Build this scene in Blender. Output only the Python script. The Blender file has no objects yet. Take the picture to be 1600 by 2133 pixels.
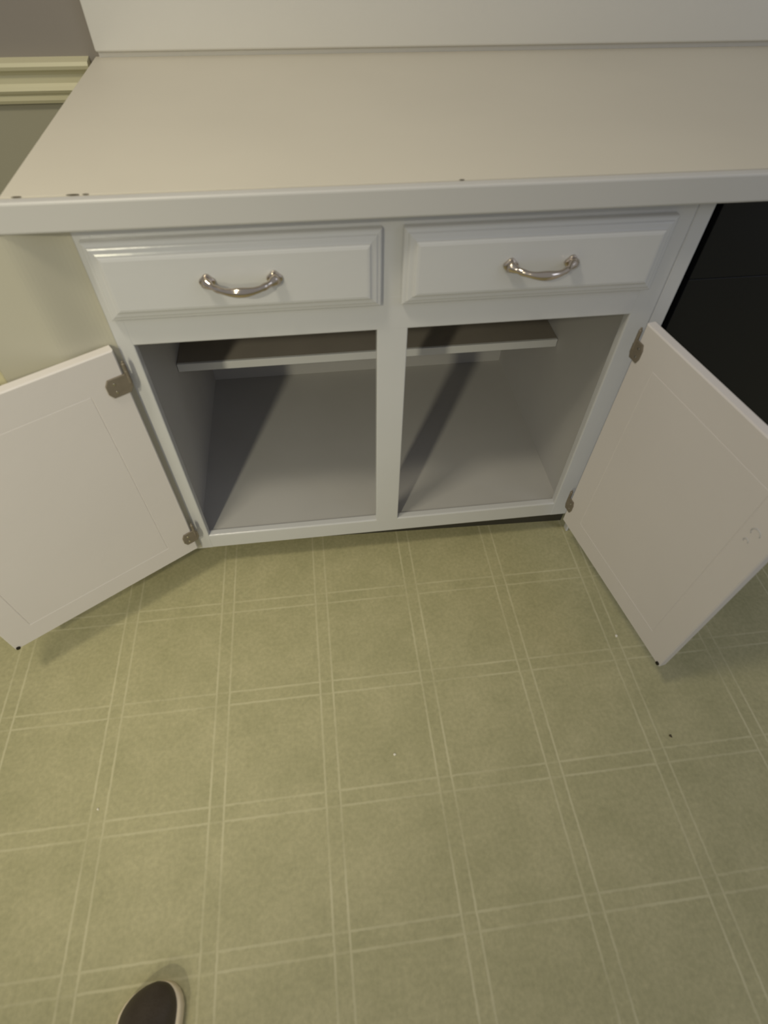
import bpy, bmesh, math
from mathutils import Vector, Matrix
S = bpy.context.scene
COL = S.collection

# ------------------------------------------------------------------ camera
cam_d = bpy.data.cameras.new('camera')
cam = bpy.data.objects.new('camera', cam_d)
COL.objects.link(cam)
S.camera = cam
Rc = ((0.99163346, -0.09194301, 0.09060669),
      (-0.12833787, -0.77765264, 0.61545573),
      (0.01387368, -0.62193476, -0.78294615))          # columns: image right, image down, view
CAM = (0.35256747, -0.83946226, 1.23187213)
cam.matrix_world = Matrix(((Rc[0][0], -Rc[0][1], -Rc[0][2], CAM[0]),
                           (Rc[1][0], -Rc[1][1], -Rc[1][2], CAM[1]),
                           (Rc[2][0], -Rc[2][1], -Rc[2][2], CAM[2]),
                           (0, 0, 0, 1)))
cam_d.sensor_fit = 'VERTICAL'
cam_d.sensor_height = 24.0
cam_d.lens = 1161.7 / 2133.0 * 24.0
cam_d.clip_start = 0.02
cam_d.clip_end = 50
cam_d.dof.use_dof = True
cam_d.dof.focus_distance = 3.0
cam_d.dof.aperture_fstop = 3.2

# ------------------------------------------------------------------ world, lights, exposure
W = bpy.data.worlds.new('world')
S.world = W
W.use_nodes = True
W.node_tree.nodes['Background'].inputs[0].default_value = (0.96, 0.97, 1.0, 1)
W.node_tree.nodes['Background'].inputs[1].default_value = 0.29


def light(name, loc, target, size, power, colour, size_y=None):
    d = bpy.data.lights.new(name, 'AREA')
    d.energy = power
    d.color = colour
    d.size = size
    if size_y:
        d.shape = 'RECTANGLE'
        d.size_y = size_y
    o = bpy.data.objects.new(name, d)
    COL.objects.link(o)
    o.location = loc
    o.rotation_euler = (Vector(target) - Vector(loc)).to_track_quat('-Z', 'Y').to_euler()
    return o


light('ceiling_lamp', (-0.30, -0.52, 2.42), (0.2, -0.1, 0.6), 0.26, 11.5, (1.0, 0.91, 0.70))


def spot(name, loc, target, power, colour, angle):
    d = bpy.data.lights.new(name, 'SPOT')
    d.energy = power
    d.color = colour
    d.shadow_soft_size = 0.06
    d.spot_size = math.radians(angle)
    d.spot_blend = 1.0
    o = bpy.data.objects.new(name, d)
    COL.objects.link(o)
    o.location = loc
    o.rotation_euler = (Vector(target) - Vector(loc)).to_track_quat('-Z', 'Y').to_euler()


light('cool_fill_right', (2.9, -1.6, 2.0), (0.3, -0.1, 0.8), 1.0, 6.5, (0.72, 0.80, 1.0))  # added cool fill from the right; no window is modelled there

# two added spots for the warm key from behind left, no lamp there
spot('key_spot_high', (-0.62, -1.95, 2.02), (0.05, 0.1, 0.15), 62.0, (1.0, 0.93, 0.70), 56)
spot('key_spot_low', (-0.62, -1.95, 1.42), (-0.02, 0.0, 0.20), 32.0, (1.0, 0.94, 0.66), 48)
S.view_settings.view_transform = 'Standard'
S.view_settings.look = 'None'
S.view_settings.exposure = 0.0
S.view_settings.gamma = 1.0
S.view_settings.use_curve_mapping = False


# ------------------------------------------------------------------ materials
def srgb(r, g, b):
    f = lambda c: (c / 255 / 12.92) if c / 255 <= 0.04045 else ((c / 255 + 0.055) / 1.055) ** 2.4
    return (f(r), f(g), f(b), 1)


def mat(name, col, rough=0.5, spec=0.5, metal=0.0, var=0.04, scale=6.0, bump=0.0, bscale=60.0, col2=None):
    m = bpy.data.materials.new(name)
    m.use_nodes = True
    n, l = m.node_tree.nodes, m.node_tree.links
    b = n['Principled BSDF']
    b.inputs['Roughness'].default_value = rough
    b.inputs['Metallic'].default_value = metal
    b.inputs['Specular IOR Level'].default_value = spec
    tc = n.new('ShaderNodeTexCoord')
    nz = n.new('ShaderNodeTexNoise')
    nz.inputs['Scale'].default_value = scale
    nz.inputs['Detail'].default_value = 4
    l.new(tc.outputs['Object'], nz.inputs['Vector'])
    mx = n.new('ShaderNodeMix')
    mx.data_type = 'RGBA'
    c2 = col2 or tuple(c * (1 - var * 2) for c in col[:3]) + (1,)
    c1 = col if col2 else tuple(min(1, c * (1 + var)) for c in col[:3]) + (1,)
    mx.inputs[6].default_value = c1
    mx.inputs[7].default_value = c2
    l.new(nz.outputs['Fac'], mx.inputs[0])
    l.new(mx.outputs[2], b.inputs['Base Color'])
    if bump:
        nb = n.new('ShaderNodeTexNoise')
        nb.inputs['Scale'].default_value = bscale
        nb.inputs['Detail'].default_value = 3
        l.new(tc.outputs['Object'], nb.inputs['Vector'])
        bp = n.new('ShaderNodeBump')
        bp.inputs['Strength'].default_value = bump
        bp.inputs['Distance'].default_value = 0.001
        l.new(nb.outputs['Fac'], bp.inputs['Height'])
        l.new(bp.outputs['Normal'], b.inputs['Normal'])
    return m


PAINT = mat('white_cabinet_paint', srgb(206, 206, 206), 0.20, 0.5, bump=0.25, bscale=45, var=0.02)
DOORP = mat('white_door_paint', srgb(224, 218, 214), 0.45, 0.4, bump=0.2, bscale=45, var=0.02)
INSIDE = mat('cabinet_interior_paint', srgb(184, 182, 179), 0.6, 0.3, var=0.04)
SHELFTOP = mat('shelf_board', srgb(150, 143, 134), 0.7, 0.2, var=0.08, scale=9)
COUNTER = mat('beige_laminate', srgb(218, 211, 195), 0.55, 0.35, var=0.035, scale=3.5)
COUNTEREDGE = mat('counter_edge_paint', srgb(203, 201, 197), 0.4, 0.4, var=0.02)
FILLER = mat('beige_filler_paint', srgb(188, 184, 167), 0.6, 0.3, var=0.03)
SPLASH = mat('backsplash_paint', srgb(220, 217, 208), 0.22, 0.5, var=0.015)
CREAM = mat('cream_trim_paint', srgb(214, 208, 174), 0.4, 0.4, var=0.02)
CHROME = mat('polished_nickel', srgb(206, 194, 180), 0.12, 0.6, 1.0, var=0.02)
BRONZE = mat('aged_hinge_metal', srgb(136, 126, 111), 0.5, 0.5, 0.25, var=0.12, scale=60)
SCREW = mat('screw_metal', srgb(200, 195, 185), 0.25, 0.5, 1.0)
BLACK = mat('black_enamel', srgb(24, 25, 28), 0.25, 0.3, var=0.05)
BLACKM = mat('black_plastic', srgb(24, 24, 26), 0.5, 0.4)
DARK = mat('dark_rubber', srgb(44, 40, 30), 0.7, 0.2)
GRIME = mat('brown_grime', srgb(86, 78, 64), 0.8, 0.1)
KICK = mat('toe_kick_shade_tone', srgb(70, 67, 57), 0.7, 0.2)
CRUMB = mat('pale_crumb', srgb(238, 232, 214), 0.7, 0.2)
LEATHER = mat('dark_brown_leather', srgb(72, 63, 52), 0.45, 0.4, var=0.15, scale=25, bump=0.6, bscale=220)
SOLE = mat('cream_rubber_sole', srgb(240, 224, 192), 0.55, 0.3, var=0.06, scale=30)
LINING = mat('shoe_lining', srgb(60, 54, 48), 0.9, 0.1)


def math_node(nt, op, a, b=None, c=None):
    n = nt.nodes.new('ShaderNodeMath')
    n.operation = op
    for i, v in enumerate((a, b, c)):
        if v is None:
            continue
        if isinstance(v, (int, float)):
            n.inputs[i].default_value = v
        else:
            nt.links.new(v, n.inputs[i])
    return n.outputs[0]


def floor_material():
    m = bpy.data.materials.new('olive_sheet_vinyl')
    m.use_nodes = True
    nt = m.node_tree
    n, l = nt.nodes, nt.links
    b = n['Principled BSDF']
    b.inputs['Roughness'].default_value = 0.52
    b.inputs['Specular IOR Level'].default_value = 0.35
    tc = n.new('ShaderNodeTexCoord')
    th = -0.0055
    sx = n.new('ShaderNodeSeparateXYZ')
    l.new(tc.outputs['Object'], sx.inputs[0])
    wob = n.new('ShaderNodeTexNoise')
    wob.inputs['Scale'].default_value = 60
    l.new(tc.outputs['Object'], wob.inputs['Vector'])
    w = math_node(nt, 'MULTIPLY', math_node(nt, 'SUBTRACT', wob.outputs['Fac'], 0.5), 0.0028)
    X, Y = sx.outputs[0], sx.outputs[1]
    u = math_node(nt, 'ADD', math_node(nt, 'ADD', math_node(nt, 'MULTIPLY', X, math.cos(th)), math_node(nt, 'MULTIPLY', Y, math.sin(th))), w)
    v = math_node(nt, 'ADD', math_node(nt, 'ADD', math_node(nt, 'MULTIPLY', X, -math.sin(th)), math_node(nt, 'MULTIPLY', Y, math.cos(th))), w)
    TS, TD = 0.2294, 0.0284

    def lines(c, off):
        # distance to the pair of lines centred on off + k*TS
        f = math_node(nt, 'SUBTRACT', c, off)
        f = math_node(nt, 'DIVIDE', f, TS)
        f = math_node(nt, 'SUBTRACT', f, math_node(nt, 'ROUND', f))
        f = math_node(nt, 'ABSOLUTE', math_node(nt, 'MULTIPLY', f, TS))   # distance from pair centre
        d = math_node(nt, 'ABSOLUTE', math_node(nt, 'SUBTRACT', f, TD / 2))
        mr = n.new('ShaderNodeMapRange')
        mr.interpolation_type = 'SMOOTHSTEP'
        l.new(d, mr.inputs['Value'])
        mr.inputs['From Min'].default_value = 0.0006
        mr.inputs['From Max'].default_value = 0.0036
        mr.inputs['To Min'].default_value = 1
        mr.inputs['To Max'].default_value = 0
        inside = math_node(nt, 'LESS_THAN', f, TD / 2)
        return mr.outputs[0], inside
    lu, iu = lines(u, 0.0742)
    lv, iv = lines(v, -0.1258)
    # the printed stripes fade where they would run inside the crossing pair
    lv2 = math_node(nt, 'MULTIPLY', lv, math_node(nt, 'SUBTRACT', 1.0, math_node(nt, 'MULTIPLY', iu, 0.55)))
    ln = math_node(nt, 'MAXIMUM', math_node(nt, 'MULTIPLY', lu, 1.0), math_node(nt, 'MULTIPLY', lv2, 0.85))
    fade = n.new('ShaderNodeTexNoise')
    fade.inputs['Scale'].default_value = 7
    fade.inputs['Detail'].default_value = 5
    l.new(tc.outputs['Object'], fade.inputs['Vector'])
    fr = n.new('ShaderNodeMapRange')
    l.new(fade.outputs['Fac'], fr.inputs['Value'])
    fr.inputs['From Min'].default_value = 0.35
    fr.inputs['From Max'].default_value = 0.62
    fr.inputs['To Min'].default_value = 0.22
    fr.inputs['To Max'].default_value = 0.62
    ln = math_node(nt, 'MULTIPLY', ln, fr.outputs[0])
    # mottled base
    n1 = n.new('ShaderNodeTexNoise')
    n1.inputs['Scale'].default_value = 9
    n1.inputs['Detail'].default_value = 8
    n1.inputs['Roughness'].default_value = 0.7
    l.new(tc.outputs['Object'], n1.inputs['Vector'])
    n2 = n.new('ShaderNodeTexNoise')
    n2.inputs['Scale'].default_value = 120
    n2.inputs['Detail'].default_value = 4
    l.new(tc.outputs['Object'], n2.inputs['Vector'])
    r1 = n.new('ShaderNodeValToRGB')
    r1.color_ramp.elements[0].position = 0.3
    r1.color_ramp.elements[1].position = 0.7
    r1.color_ramp.elements[0].color = srgb(167, 162, 122)
    r1.color_ramp.elements[1].color = srgb(186, 179, 139)
    l.new(n1.outputs['Fac'], r1.inputs[0])
    mx = n.new('ShaderNodeMix')
    mx.data_type = 'RGBA'
    mx.blend_type = 'OVERLAY'
    mx.inputs[0].default_value = 0.22
    l.new(r1.outputs[0], mx.inputs[6])
    l.new(n2.outputs['Fac'], mx.inputs[7])
    mx2 = n.new('ShaderNodeMix')
    mx2.data_type = 'RGBA'
    l.new(ln, mx2.inputs[0])
    l.new(mx.outputs[2], mx2.inputs[6])
    mx2.inputs[7].default_value = srgb(212, 205, 168)
    l.new(mx2.outputs[2], b.inputs['Base Color'])
    bp = n.new('ShaderNodeBump')
    bp.inputs['Strength'].default_value = 0.25
    bp.inputs['Distance'].default_value = 0.001
    l.new(n2.outputs['Fac'], bp.inputs['Height'])
    l.new(bp.outputs['Normal'], b.inputs['Normal'])
    return m


def wall_material():
    m = mat('two_tone_wall_paint', srgb(150, 143, 134), 0.75, 0.2, var=0.03)
    nt = m.node_tree
    b = nt.nodes['Principled BSDF']
    src = b.inputs['Base Color'].links[0].from_socket
    tc = nt.nodes.new('ShaderNodeTexCoord')
    sx = nt.nodes.new('ShaderNodeSeparateXYZ')
    nt.links.new(tc.outputs['Object'], sx.inputs[0])
    low = math_node(nt, 'LESS_THAN', sx.outputs[2], 0.88)
    mx = nt.nodes.new('ShaderNodeMix')
    mx.data_type = 'RGBA'
    nt.links.new(low, mx.inputs[0])
    nt.links.new(src, mx.inputs[6])
    mx.inputs[7].default_value = srgb(168, 164, 144)
    nt.links.new(mx.outputs[2], b.inputs['Base Color'])
    return m


# ------------------------------------------------------------------ helpers
def link(name, bm, m, parent=None, smooth=False, mats=None):
    me = bpy.data.meshes.new(name)
    bmesh.ops.recalc_face_normals(bm, faces=bm.faces[:])
    bm.to_mesh(me)
    bm.free()
    o = bpy.data.objects.new(name, me)
    COL.objects.link(o)
    for k in (mats or [m]):
        me.materials.append(k)
    if smooth:
        for p in me.polygons:
            p.use_smooth = True
    if parent:
        o.parent = parent
    return o


def box(bm, x0, x1, y0, y1, z0, z1, bev=0.0, seg=2, M=None, mi=0):
    r = bmesh.ops.create_cube(bm, size=1)
    vs = r['verts']
    for v in vs:
        v.co = Vector(((x0 + x1) / 2 + v.co.x * (x1 - x0), (y0 + y1) / 2 + v.co.y * (y1 - y0), (z0 + z1) / 2 + v.co.z * (z1 - z0)))
    fs = list({f for v in vs for f in v.link_faces})
    if bev:
        es = list({e for v in vs for e in v.link_edges})
        rr = bmesh.ops.bevel(bm, geom=es, offset=bev, segments=seg, profile=0.5, affect='EDGES')
        fs = list({f for f in rr['faces']} | {f for f in fs if f.is_valid})
        vs = list({v for f in fs for v in f.verts})
    for f in fs:
        f.material_index = mi
    if M:
        for v in vs:
            v.co = M @ v.co
    return vs


def tube(bm, pts, radii, seg=14, flat=1.0, caps=True, up=Vector((0, 0, 1))):
    rings = []
    pts = [Vector(p) for p in pts]
    for i, p in enumerate(pts):
        t = (pts[min(i + 1, len(pts) - 1)] - pts[max(i - 1, 0)]).normalized()
        a = t.cross(up)
        if a.length < 1e-4:
            a = t.cross(Vector((0, 1, 0)))
        a.normalize()
        bb = a.cross(t).normalized()
        r = radii[i]
        ra, rb = (r if isinstance(r, tuple) else (r, r * flat))
        rings.append([bm.verts.new(p + a * math.cos(2 * math.pi * k / seg) * ra + bb * math.sin(2 * math.pi * k / seg) * rb) for k in range(seg)])
    for i in range(len(rings) - 1):
        for k in range(seg):
            bm.faces.new((rings[i][k], rings[i][(k + 1) % seg], rings[i + 1][(k + 1) % seg], rings[i + 1][k]))
    if caps:
        bm.faces.new(rings[0][::-1])
        bm.faces.new(rings[-1])
    return rings


def prism(bm, pts, w0, w1, mapf, bev=0.0):
    """closed outline pts (a,b) extruded from w0 to w1; mapf(a,b,w)->Vector"""
    lo = [bm.verts.new(mapf(a, b, w0)) for a, b in pts]
    hi = [bm.verts.new(mapf(a, b, w1)) for a, b in pts]
    n = len(pts)
    f1 = bm.faces.new(lo[::-1])
    f2 = bm.faces.new(hi)
    for i in range(n):
        bm.faces.new((lo[i], lo[(i + 1) % n], hi[(i + 1) % n], hi[i]))
    if bev:
        bmesh.ops.bevel(bm, geom=list(f2.edges), offset=bev, segments=2, profile=0.5, affect='EDGES')


def struct(o):
    o['kind'] = 'structure'
    return o


def tag(o, label, cat, group=None):
    o['label'] = label
    o['category'] = cat
    if group:
        o['group'] = group
    return o


def thing(name, label, cat, loc=(0, 0, 0)):
    o = bpy.data.objects.new(name, None)
    o.empty_display_size = 0.05
    o.location = loc
    COL.objects.link(o)
    return tag(o, label, cat)


# ------------------------------------------------------------------ the room
YW = 0.645                      # back wall plane
bm = bmesh.new()
box(bm, -2.6, 2.8, -2.8, YW + 0.1, -0.06, 0.0)
struct(link('floor', bm, floor_material()))
bm = bmesh.new()
box(bm, -2.6, 2.8, YW, YW + 0.1, 0.0, 2.45)
struct(link('wall_back', bm, wall_material()))

# moulded chair rail on the back wall, level with the counter
bm = bmesh.new()
prof = [(0.0, 0.840), (0.010, 0.840), (0.013, 0.846), (0.013, 0.855), (0.017, 0.859), (0.020, 0.864), (0.017, 0.870),
        (0.014, 0.875), (0.014, 0.889), (0.018, 0.894), (0.025, 0.899), (0.027, 0.905), (0.024, 0.911), (0.0, 0.915)]
prism(bm, prof, -2.6, -0.052, lambda a, b, w: Vector((w, YW - a, b)))
struct(link('trim_1', bm, CREAM, smooth=False))
# cream casing standing left of the filler panel
bm = bmesh.new()
box(bm, -0.255, -0.160, -0.026, 0.028, 0.0, 0.87, 0.004)
box(bm, -0.243, -0.176, -0.036, -0.024, 0.0, 0.87, 0.004)
struct(link('trim_2', bm, CREAM))

# ------------------------------------------------------------------ base cabinet
ZC = 0.914
XO = (0.050, 0.457, 0.511, 0.916)      # openings: left, right
ZO = (0.134, 0.672)
XF0, XF1 = -0.022, 0.990
cab = thing('base_cabinet', 'white painted base cabinet with two drawers above two open doors', 'cabinet', (0.48, 0.3, 0))


def cpart(name, bm, m, smooth=False, label=None, mats=None, parent=None):
    o = link(name, bm, m, None, smooth, mats)
    o.parent = parent or cab
    o.matrix_parent_inverse = Matrix.Translation(-Vector(cab.location)) if parent is None else Matrix.Identity(4)
    if label:
        o['label'] = label
    return o


# face frame as one board with real holes (stiles and rails, edges eased)
bm = bmesh.new()
T = 0.019
box(bm, XF0, XO[0], 0, T, 0.085, 0.874, 0.0025)
box(bm, XO[3], XF1 - 0.030, 0, T, 0.085, 0.874, 0.0025)
box(bm, XF1 - 0.0295, XF1, 0.001, T, 0.085, 0.874, 0.003)
box(bm, XF1 - 0.006, XF1, 0.003, T, 0.0, 0.090, 0.001)
box(bm, XO[1], XO[2], 0.0002, T, 0.120, 0.874, 0.002)
box(bm, XO[0] - .003, XO[3] + .003, 0.0001, T, ZO[1], 0.735, 0.002)
box(bm, XO[0] - .003, XO[3] + .003, 0.0001, T, 0.840, 0.874, 0.002)
box(bm, XO[0] - .003, XO[3] + .003, 0.0003, T, 0.085, ZO[0], 0.003)
cpart('face_frame', bm, PAINT)

bm = bmesh.new()
front = []
for k in range(15):                       # sweeps forward from the frame to the plane of the counter edge
    t = k / 14
    front.append((0.024 - 0.084 * t, -0.0004 - 0.0330 * (3 * t * t - 2 * t ** 3)))
plan = front + [(-0.155, -0.0334), (-0.159, -0.030), (-0.159, 0.030), (XF0 - 0.0005, 0.030), (XF0 - 0.0005, -0.0004)]
prism(bm, plan, 0.090, 0.8725, lambda a, b, w: Vector((a, b, w)))
cpart('filler_panel', bm, FILLER, label='beige painted filler panel at the left end')

XI = (0.030, 0.930)
bm = bmesh.new()
box(bm, XI[0] - 0.016, XI[0], T, 0.615, 0.090, 0.874)
box(bm, XI[0] - 0.016, XI[0], 0.070, 0.615, 0.0, 0.0905)
cpart('side_panel', bm, INSIDE)
bm = bmesh.new()
box(bm, XI[1], XI[1] + 0.016, T, 0.615, 0.090, 0.874)
box(bm, XI[1], XI[1] + 0.016, 0.070, 0.615, 0.0, 0.0905)
cpart('side_panel', bm, INSIDE)
bm = bmesh.new()
box(bm, XI[0], XI[1], T, 0.606, 0.113, 0.129)
cpart('bottom_panel', bm, INSIDE)
bm = bmesh.new()
box(bm, XI[0], XI[1], 0.606, 0.615, 0.0, 0.874)
cpart('back_panel', bm, INSIDE)
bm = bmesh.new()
prism(bm, [(-0.155, 0.080), (XF1 - 0.007, 0.042), (XF1 - 0.007, 0.057), (-0.155, 0.095)], 0.0, 0.112, lambda a, b, w: Vector((a, b, w)))  # slanted forward at right; its dark colour stands in for recess shade
cpart('toe_kick', bm, KICK, label='recessed toe kick board coloured dark as shade')
# half depth shelf
YS = 0.262
bm = bmesh.new()
box(bm, XI[0] + .001, XI[1] - .001, YS + 0.004, 0.606, 0.427, 0.443)
sh = cpart('shelf', bm, SHELFTOP, label='dark bare half depth shelf board')
bm = bmesh.new()
box(bm, XI[0] + .001, XI[1] - .001, YS - 0.004, YS + 0.0038, 0.423, 0.4435, 0.0015)
o = link('shelf_edge', bm, PAINT)
o.parent = sh
o['label'] = 'pale front lipping of the shelf'


# drawers -----------------------------------------------------------------
def drawer_front(x0, x1, z0, z1):
    """raised panel: thin outer edge, stepped sloping border, flat field"""
    bm = bmesh.new()
    rings = []
    # (inset, y)
    for ins, y in ((0, -0.0005), (0, -0.0080), (0.0008, -0.0103), (0.0025, -0.0119), (0.0065, -0.0128), (0.0078, -0.0148), (0.0095, -0.0158),
                   (0.0150, -0.0168), (0.0175, -0.0178), (0.0185, -0.0200), (0.0202, -0.0214), (0.0240, -0.0222)):
        rings.append([bm.verts.new((x, y, z)) for x, z in ((x0 + ins, z0 + ins), (x1 - ins, z0 + ins), (x1 - ins, z1 - ins), (x0 + ins, z1 - ins))])
    for a, b in zip(rings, rings[1:]):
        for k in range(4):
            bm.faces.new((a[k], a[(k + 1) % 4], b[(k + 1) % 4], b[k]))
    bm.faces.new(rings[0][::-1])
    bm.faces.new(rings[-1])
    return bm


def pull(xc, zc, w):
    """arched pull: two flared leaf feet and a bowed, waisted grip"""
    bm = bmesh.new()
    y0 = -0.0220
    pts, rad = [], []
    N = 28
    for i in range(N + 1):
        t = -1 + 2 * i / N
        x = xc + t * w / 2
        bow = (1 - abs(t) ** 2.4)
        y = y0 - 0.004 - 0.027 * bow
        z = zc - 0.004 * bow
        r = 0.0040 + 0.0026 * math.exp(-(t / 0.36) ** 2) + 0.0050 * max(0, abs(t) - 0.80) / 0.20
        if abs(abs(t) - 0.70) < 0.06:
            r += 0.0008
        pts.append((x, y, z))
        rad.append((r, r * 1.15))
    tube(bm, pts, rad, 14)
    for s in (-1, 1):
        cx = xc + s * (w / 2 - 0.002)
        out = []
        for k in range(20):
            a = 2 * math.pi * k / 20
            rr = 0.0086 + 0.0032 * abs(math.cos(2 * a))
            out.append((cx + math.cos(a) * rr * 1.05, zc + math.sin(a) * rr))
        prism(bm, out, y0, y0 - 0.0042, lambda a, b, w_: Vector((a, w_, b)), 0.0012)
    return bm


ZD = (0.7247, 0.8490)
for x0, x1, hx in ((0.0338, 0.4626, 0.2475), (0.4959, 0.9273, 0.7155)):
    d = cpart('drawer', drawer_front(x0, x1, *ZD), PAINT)
    h = link('drawer_handle', pull(hx, 0.789, 0.104), CHROME, None, True)
    h.parent = d
    h['label'] = 'shiny nickel arched drawer pull'


# doors ---------------------------------------------------------------------
def make_door(hx, hy, dx, dy, w, z0, z1, groove, hinges, side):
    """local frame: a along the door from the hinge, n out of the inner face towards the room"""
    d = Vector((dx, dy, 0))
    # inner face must look at the camera
    mid = Vector((hx, hy, 0)) + d * w / 2
    n = Vector((-dy, dx, 0))
    if (Vector((CAM[0], CAM[1], 0)) - mid).dot(n) < 0:
        n = -n
    O = Vector((hx, hy, 0))
    P = lambda a, z, k: O + d * a + n * k + Vector((0, 0, z))
    M = Matrix(((d.x, n.x, 0, hx), (d.y, n.y, 0, hy), (0, 0, 1, 0), (0, 0, 0, 1)))
    bm = bmesh.new()
    a0, a1, g0, g1 = groove
    # inner face with a scored rectangle (a real V groove), then edges and outer face with a bevelled border
    gw, gd = 0.0009, 0.0009
    loops = []
    for ins, k in ((0.0, -0.0175), (0.0, -0.0022), (0.0022, 0.0)):
        loops.append([(0 + ins, z0 + ins, k), (w - ins, z0 + ins, k), (w - ins, z1 - ins, k), (0 + ins, z1 - ins, k)])
    for ins, k in ((-gw, 0.0), (0.0, -gd), (gw, 0.0)):
        loops.append([(a0 + ins, g0 + ins, k), (a1 - ins, g0 + ins, k), (a1 - ins, g1 - ins, k), (a0 + ins, g1 - ins, k)])
    rings = [[bm.verts.new(P(*c)) for c in lp] for lp in loops]
    for A, B in zip(rings, rings[1:]):
        for k in range(4):
            bm.faces.new((A[k], A[(k + 1) % 4], B[(k + 1) % 4], B[k]))
    bm.faces.new(rings[-1])
    # outer face
    prev = rings[0]
    for ins, k in ((0.002, -0.019), (0.045, -0.0195), (0.052, -0.0145), (0.058, -0.0145), (0.085, -0.0195)):
        r = [bm.verts.new(P(*c)) for c in ((ins, z0 + ins, k), (w - ins, z0 + ins, k), (w - ins, z1 - ins, k), (ins, z1 - ins, k))]
        for q in range(4):
            bm.faces.new((prev[(q + 1) % 4], prev[q], r[q], r[(q + 1) % 4]))
        prev = r
    bm.faces.new(prev[::-1])
    door = cpart('door', bm, DOORP)
    for (ac, zc, hw, hh) in hinges:
        bm = bmesh.new()
        # leaf with clipped corners
        c = 0.30
        pts = [(ac - hw * (1 - c), zc - hh), (ac + hw * (1 - c), zc - hh), (ac + hw, zc - hh * 0.45), (ac + hw, zc + hh * 0.45),
               (ac + hw * (1 - c), zc + hh), (ac - hw * (1 - c), zc + hh), (ac - hw, zc + hh * 0.45), (ac - hw, zc - hh * 0.45)]
        prism(bm, pts, 0.0, 0.0032, lambda a, b, k: P(a, b, k), 0.0010)
        # knuckle barrel with finials at the hinge edge
        prof_ = [(-0.031, .0012), (-0.029, .0028), (-0.026, .0022), (-0.024, .0046), (-0.008, .0046), (-0.0075, .0038), (-0.0065, .0046),
                 (0.0065, .0046), (0.0075, .0038), (0.008, .0046), (0.024, .0046), (0.026, .0022), (0.029, .0028), (0.031, .0012)]
        tube(bm, [P(-0.006, zc + 0.018 + q * .8, 0.001) for q, _ in prof_], [r * .75 for _, r in prof_], 14, up=Vector((0, 1, 0)))
        hg = link('hinge', bm, BRONZE, None, False)
        hg.parent = door
        hg['label'] = 'aged brownish metal hinge'
        bm = bmesh.new()
        for q in ((ac + hw * .35, zc - hh * .45), (ac + hw * .35, zc + hh * .45)):
            pts = [(q[0] + .0026 * math.cos(t * math.pi / 6), q[1] + .0026 * math.sin(t * math.pi / 6)) for t in range(12)]
            prism(bm, pts, 0.0030, 0.0042, lambda a, b, k: P(a, b, k), 0.0005)
        # screws belong to the hinge mesh level: join into the hinge as a second material
        me = hg.data
        me.materials.append(SCREW)
        b2 = bmesh.new()
        b2.from_mesh(me)
        base = len(b2.faces)
        tmp = bpy.data.meshes.new('tmp')
        bm.to_mesh(tmp)
        bm.free()
        b2.from_mesh(tmp)
        b2.faces.ensure_lookup_table()
        for f in b2.faces[base:]:
            f.material_index = 1
        bmesh.ops.recalc_face_normals(b2, faces=b2.faces[:])
        b2.to_mesh(me)
        b2.free()
        bpy.data.meshes.remove(tmp)
    # small dark bumper on the free bottom corner
    bm = bmesh.new()
    pts = [(w - 0.006 + .0042 * math.cos(t * math.pi / 8), z0 + 0.005 + .0042 * math.sin(t * math.pi / 8)) for t in range(16)]
    prism(bm, pts, -0.0002, 0.0030, lambda a, b, k: P(a, b, k), 0.0010)
    bp = link('corner_bumper', bm, DARK)
    bp.parent = door
    bp['label'] = 'tiny dark bumper on the lower corner'
    return door, P


aL = math.radians(31.67)
doorL, PL = make_door(0.0218, -0.0207, -math.cos(aL), -math.sin(aL), 0.4222, 0.1170, 0.6799,
                      (0.062, 0.369, 0.170, 0.614), [(0.0135, 0.614, 0.0215, 0.0185), (0.006, 0.168, 0.0185, 0.0185)], 'L')
aR = math.radians(79.74)
doorR, PR = make_door(0.9288, -0.0398, math.cos(aR), -math.sin(aR), 0.4110, 0.1180, 0.6788,
                      (0.058, 0.353, 0.172, 0.617), [(0.004, 0.624, 0.014, 0.019), (0.004, 0.180, 0.013, 0.019)], 'R')
# glue spots left on the inside of the right door
bm = bmesh.new()
for ac, zc, r in ((0.372, 0.522, 0.0045), (0.376, 0.546, 0.0085)):
    pts = [PR(ac + r * math.cos(0.3 * k), zc + r * math.sin(0.3 * k), 0.0006) for k in range(14)]
    tube(bm, pts, [0.0008] * 14, 6)
o = link('glue_mark', bm, PAINT, None, True)
o.parent = doorR
o['label'] = 'curled dried glue mark'

# ------------------------------------------------------------------ countertop
ct = thing('countertop', 'long beige laminate countertop over the cabinet and the black appliance', 'countertop', (0.9, 0.3, ZC))


def ctpart(name, bm, m, label=None):
    o = link(name, bm, m)
    o.parent = ct
    o.matrix_parent_inverse = Matrix.Translation(-Vector(ct.location))
    if label:
        o['label'] = label
    return o


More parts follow.
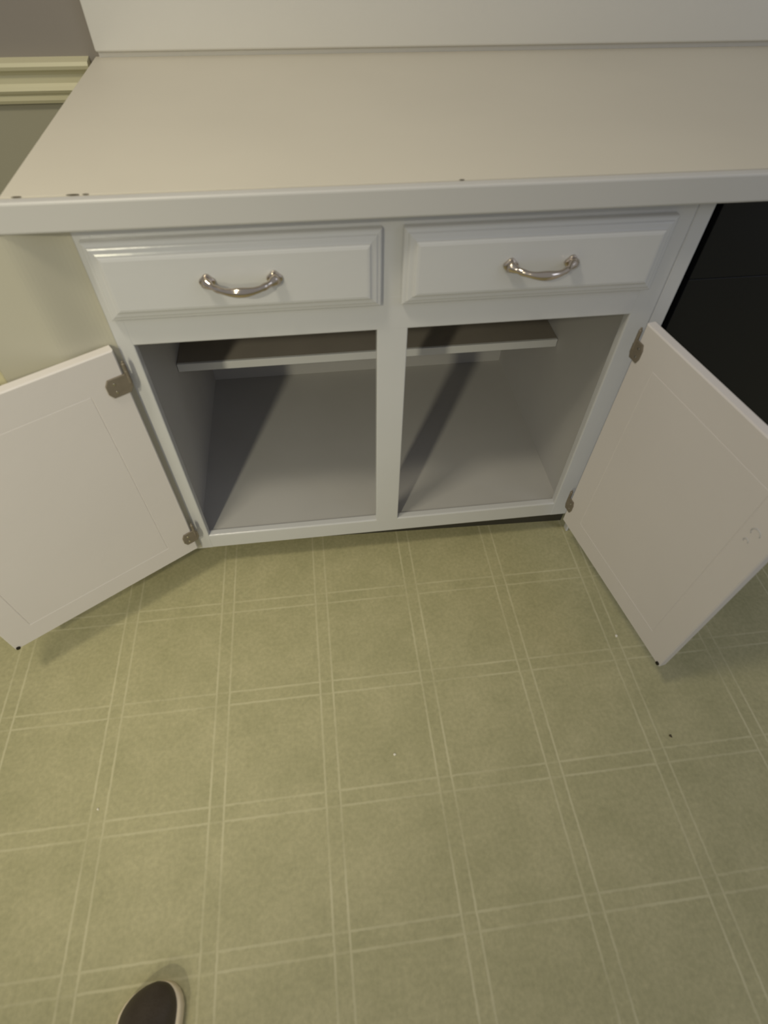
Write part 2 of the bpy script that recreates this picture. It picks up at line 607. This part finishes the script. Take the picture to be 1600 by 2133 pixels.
XC1 = 1.66
bm = bmesh.new()
box(bm, -0.038, XC1, -0.018, YW - .001, 0.876, ZC, 0.0004)
ctpart('counter_slab', bm, COUNTER)
bm = bmesh.new()
box(bm, -0.158, XC1, -0.0345, -0.0182, 0.873, ZC - 0.0006, 0.0035, 3)
ctpart('front_edge', bm, COUNTEREDGE, 'grey white painted front edge strip')
for x0, x1, y0, y1 in ((0.046, 0.062, -0.0195, -0.016), (0.066, 0.074, -0.0190, -0.0165), (-0.022, -0.010, -0.0195, -0.0165), (0.569, 0.576, -0.0190, -0.0168)):
    bm = bmesh.new()
    n = 10
    pts = [((x0 + x1) / 2 + (x1 - x0) / 2 * math.cos(2 * math.pi * k / n) * (1 + .15 * math.sin(3 * k)),
            (y0 + y1) / 2 + (y1 - y0) / 2 * math.sin(2 * math.pi * k / n)) for k in range(n)]
    prism(bm, pts, ZC - 0.0004, ZC + 0.0003, lambda a, b, k: Vector((a, b, k)))
    ctpart('grime_spot', bm, GRIME, 'dark grime spot in the front seam')

# backsplash board standing at the back of the counter
bm = bmesh.new()
box(bm, -0.032, XC1, 0.6255, YW - .0015, ZC + 0.010, 1.42, 0.004, 3)
box(bm, -0.029, XC1 - .002, 0.636, YW - .0015, ZC, ZC + 0.014)
tag(link('backsplash', bm, SPLASH), 'smooth white painted board standing upright along the back of the countertop', 'backsplash')

# ------------------------------------------------------------------ black appliance in the bay to the right
ap = thing('dishwasher', 'black glossy dishwasher under the counter right of the cabinet', 'dishwasher', (1.32, 0.3, 0))


def appart(name, bm, m, smooth=False):
    o = link(name, bm, m, None, smooth)
    o.parent = ap
    o.matrix_parent_inverse = Matrix.Translation(-Vector(ap.location))
    return o


AX0, AX1 = 1.016, 1.614
bm = bmesh.new()
box(bm, AX0, AX1, 0.06, 0.60, 0.10, 0.858, 0.003)
box(bm, AX0 + .03, AX1 - .03, 0.10, 0.58, 0.0, 0.10)
appart('body', bm, BLACKM)
bm = bmesh.new()
box(bm, AX0 + .002, AX1 - .002, 0.022, 0.058, 0.115, 0.7195, 0.0008, 1)
appart('door', bm, BLACK)
bm = bmesh.new()
box(bm, AX0 + .002, AX1 - .002, 0.022, 0.058, 0.7205, 0.852, 0.0008, 1)
cp = appart('control_panel', bm, BLACK)
bm = bmesh.new()
box(bm, 1.20, 1.43, 0.006, 0.0215, 0.742, 0.758, 0.005, 3)
lh = link('latch_handle', bm, BLACKM)
lh.parent = cp
bm = bmesh.new()
box(bm, AX0 + .002, AX1 - .002, 0.050, 0.060, 0.012, 0.108, 0.002)
appart('kick_plate', bm, BLACKM)

# ------------------------------------------------------------------ shoe of the person standing at the cabinet
shoe = thing('shoe', 'dark brown shoe toe with cream sole on the vinyl floor, lower left', 'shoe', (-0.01, -0.97, 0))


def shoe_half(s):          # s along the shoe, 0 toe tip .. 1 heel -> half widths left, right
    e = lambda t: math.sqrt(max(0.0, 1 - (1 - min(1, t)) ** 2))
    w = 0.048 * e(s / 0.16)
    w *= 1 - 0.24 * max(0, math.sin(math.pi * min(1, max(0, (s - .28) / .55))))
    if s > 0.86:
        w *= math.sqrt(max(0.0, 1 - ((s - 0.86) / 0.14) ** 2))
    return w


SY0, SL = -0.827, 0.292


def shoe_ring(bm, s, prof):
    w = max(0.0006, shoe_half(s))
    cx = -0.013 - 0.020 * s + 0.010 * math.exp(-s / 0.07)
    return [bm.verts.new((cx + w * a, SY0 - SL * s, z)) for a, z in prof]


bm = bmesh.new()
ss = [0, .006, .02, .045, .08, .12, .17, .23, .30, .38, .46, .54, .62, .70, .78, .86, .91, .95, .98, 1.0]
rings = [shoe_ring(bm, s, [(-1.0, 0.000), (-1.06, 0.004), (-1.06, 0.024), (-.98, 0.028), (.98, 0.028), (1.06, 0.024), (1.06, 0.004), (1.0, 0.0)]) for s in ss]
for A, B in zip(rings, rings[1:]):
    for k in range(8):
        bm.faces.new((A[k], A[(k + 1) % 8], B[(k + 1) % 8], B[k]))
bm.faces.new(rings[0][::-1])
bm.faces.new(rings[-1])
bmesh.ops.translate(bm, verts=bm.verts[:], vec=-Vector(shoe.location))
o = link('sole', bm, SOLE, None, True)
o.parent = shoe
bm = bmesh.new()


def top_h(s):
    if s < .30:
        return 0.036 + 0.030 * math.sqrt(min(1, s / .10)) * .55 + 0.040 * (s / .30) ** 1.3
    if s < .46:
        return 0.0925 + 0.03 * (s - .30) / .16
    return 0.112


rings = []
for i, s in enumerate(ss):
    h = top_h(s)
    k = min(1, s / .05)
    p = []
    for j in range(13):
        t = math.pi * j / 12
        a = -math.cos(t)
        z = 0.027 + (h - 0.027) * math.sin(t) ** 0.75
        nar = 1 - 0.28 * (math.sin(t) if s > .2 else math.sin(t) * s / .2)
        p.append((a * 0.97 * (nar if j not in (0, 12) else 1), z if 0 < j < 12 else 0.027))
    rings.append(shoe_ring(bm, s, p))
for i, (A, B) in enumerate(zip(rings, rings[1:])):
    for k in range(12):
        if 8 <= i <= 15 and 3 <= k <= 8 and ss[i] >= .50:
            continue          # foot opening
        bm.faces.new((A[k], A[k + 1], B[k + 1], B[k]))
bm.faces.new(rings[0][::-1])
bmesh.ops.translate(bm, verts=bm.verts[:], vec=-Vector(shoe.location))
up_ = link('upper', bm, LEATHER, None, True)
up_.parent = shoe
md = up_.modifiers.new('s', 'SOLIDIFY')
md.thickness = 0.0025
md = up_.modifiers.new('ss', 'SUBSURF')
md.levels = md.render_levels = 1
# laces
for q in range(5):
    s = 0.27 + q * 0.045
    h = top_h(s) + 0.002
    bm = bmesh.new()
    cx = -0.012 - 0.020 * s
    tube(bm, [(cx - .020, SY0 - SL * s, h - .008), (cx - .010, SY0 - SL * s, h - .001), (cx, SY0 - SL * s, h + .001), (cx + .010, SY0 - SL * s, h - .001), (cx + .020, SY0 - SL * s, h - .008)],
         [0.0025] * 5, 8)
    bmesh.ops.translate(bm, verts=bm.verts[:], vec=-Vector(shoe.location))
    lo = link('lace', bm, LINING, None, True)
    lo.parent = shoe

# ------------------------------------------------------------------ crumbs on the floor
for k, (x, y, r, m, lab) in enumerate((
        (-0.160, -0.547, 0.0022, CRUMB, 'tiny pale crumb on the yellowish floor at left, below the left door'),
        (0.434, -0.518, 0.0026, CRUMB, 'tiny pale crumb on the middle of the open floor'),
        (1.002, -0.316, 0.0034, CRUMB, 'pale crumb on the floor just left of the right door, largest of the crumbs'),
        (1.029, -0.555, 0.0030, GRIME, 'small dark speck on the floor in front of the right door'))):
    bm = bmesh.new()
    bmesh.ops.create_icosphere(bm, subdivisions=2, radius=r)
    for v in bm.verts:
        v.co.x *= 0.8 + 0.35 * math.sin(v.co.y * 900 + k)
        v.co.y *= 1.3
        v.co.z = v.co.z * 0.5 + r * 0.45
    o = link('crumb', bm, m, None, True)
    o.location = (x, y, 0)
    o.rotation_euler = (0, 0, 0.6 + k)
    tag(o, lab, 'crumb')
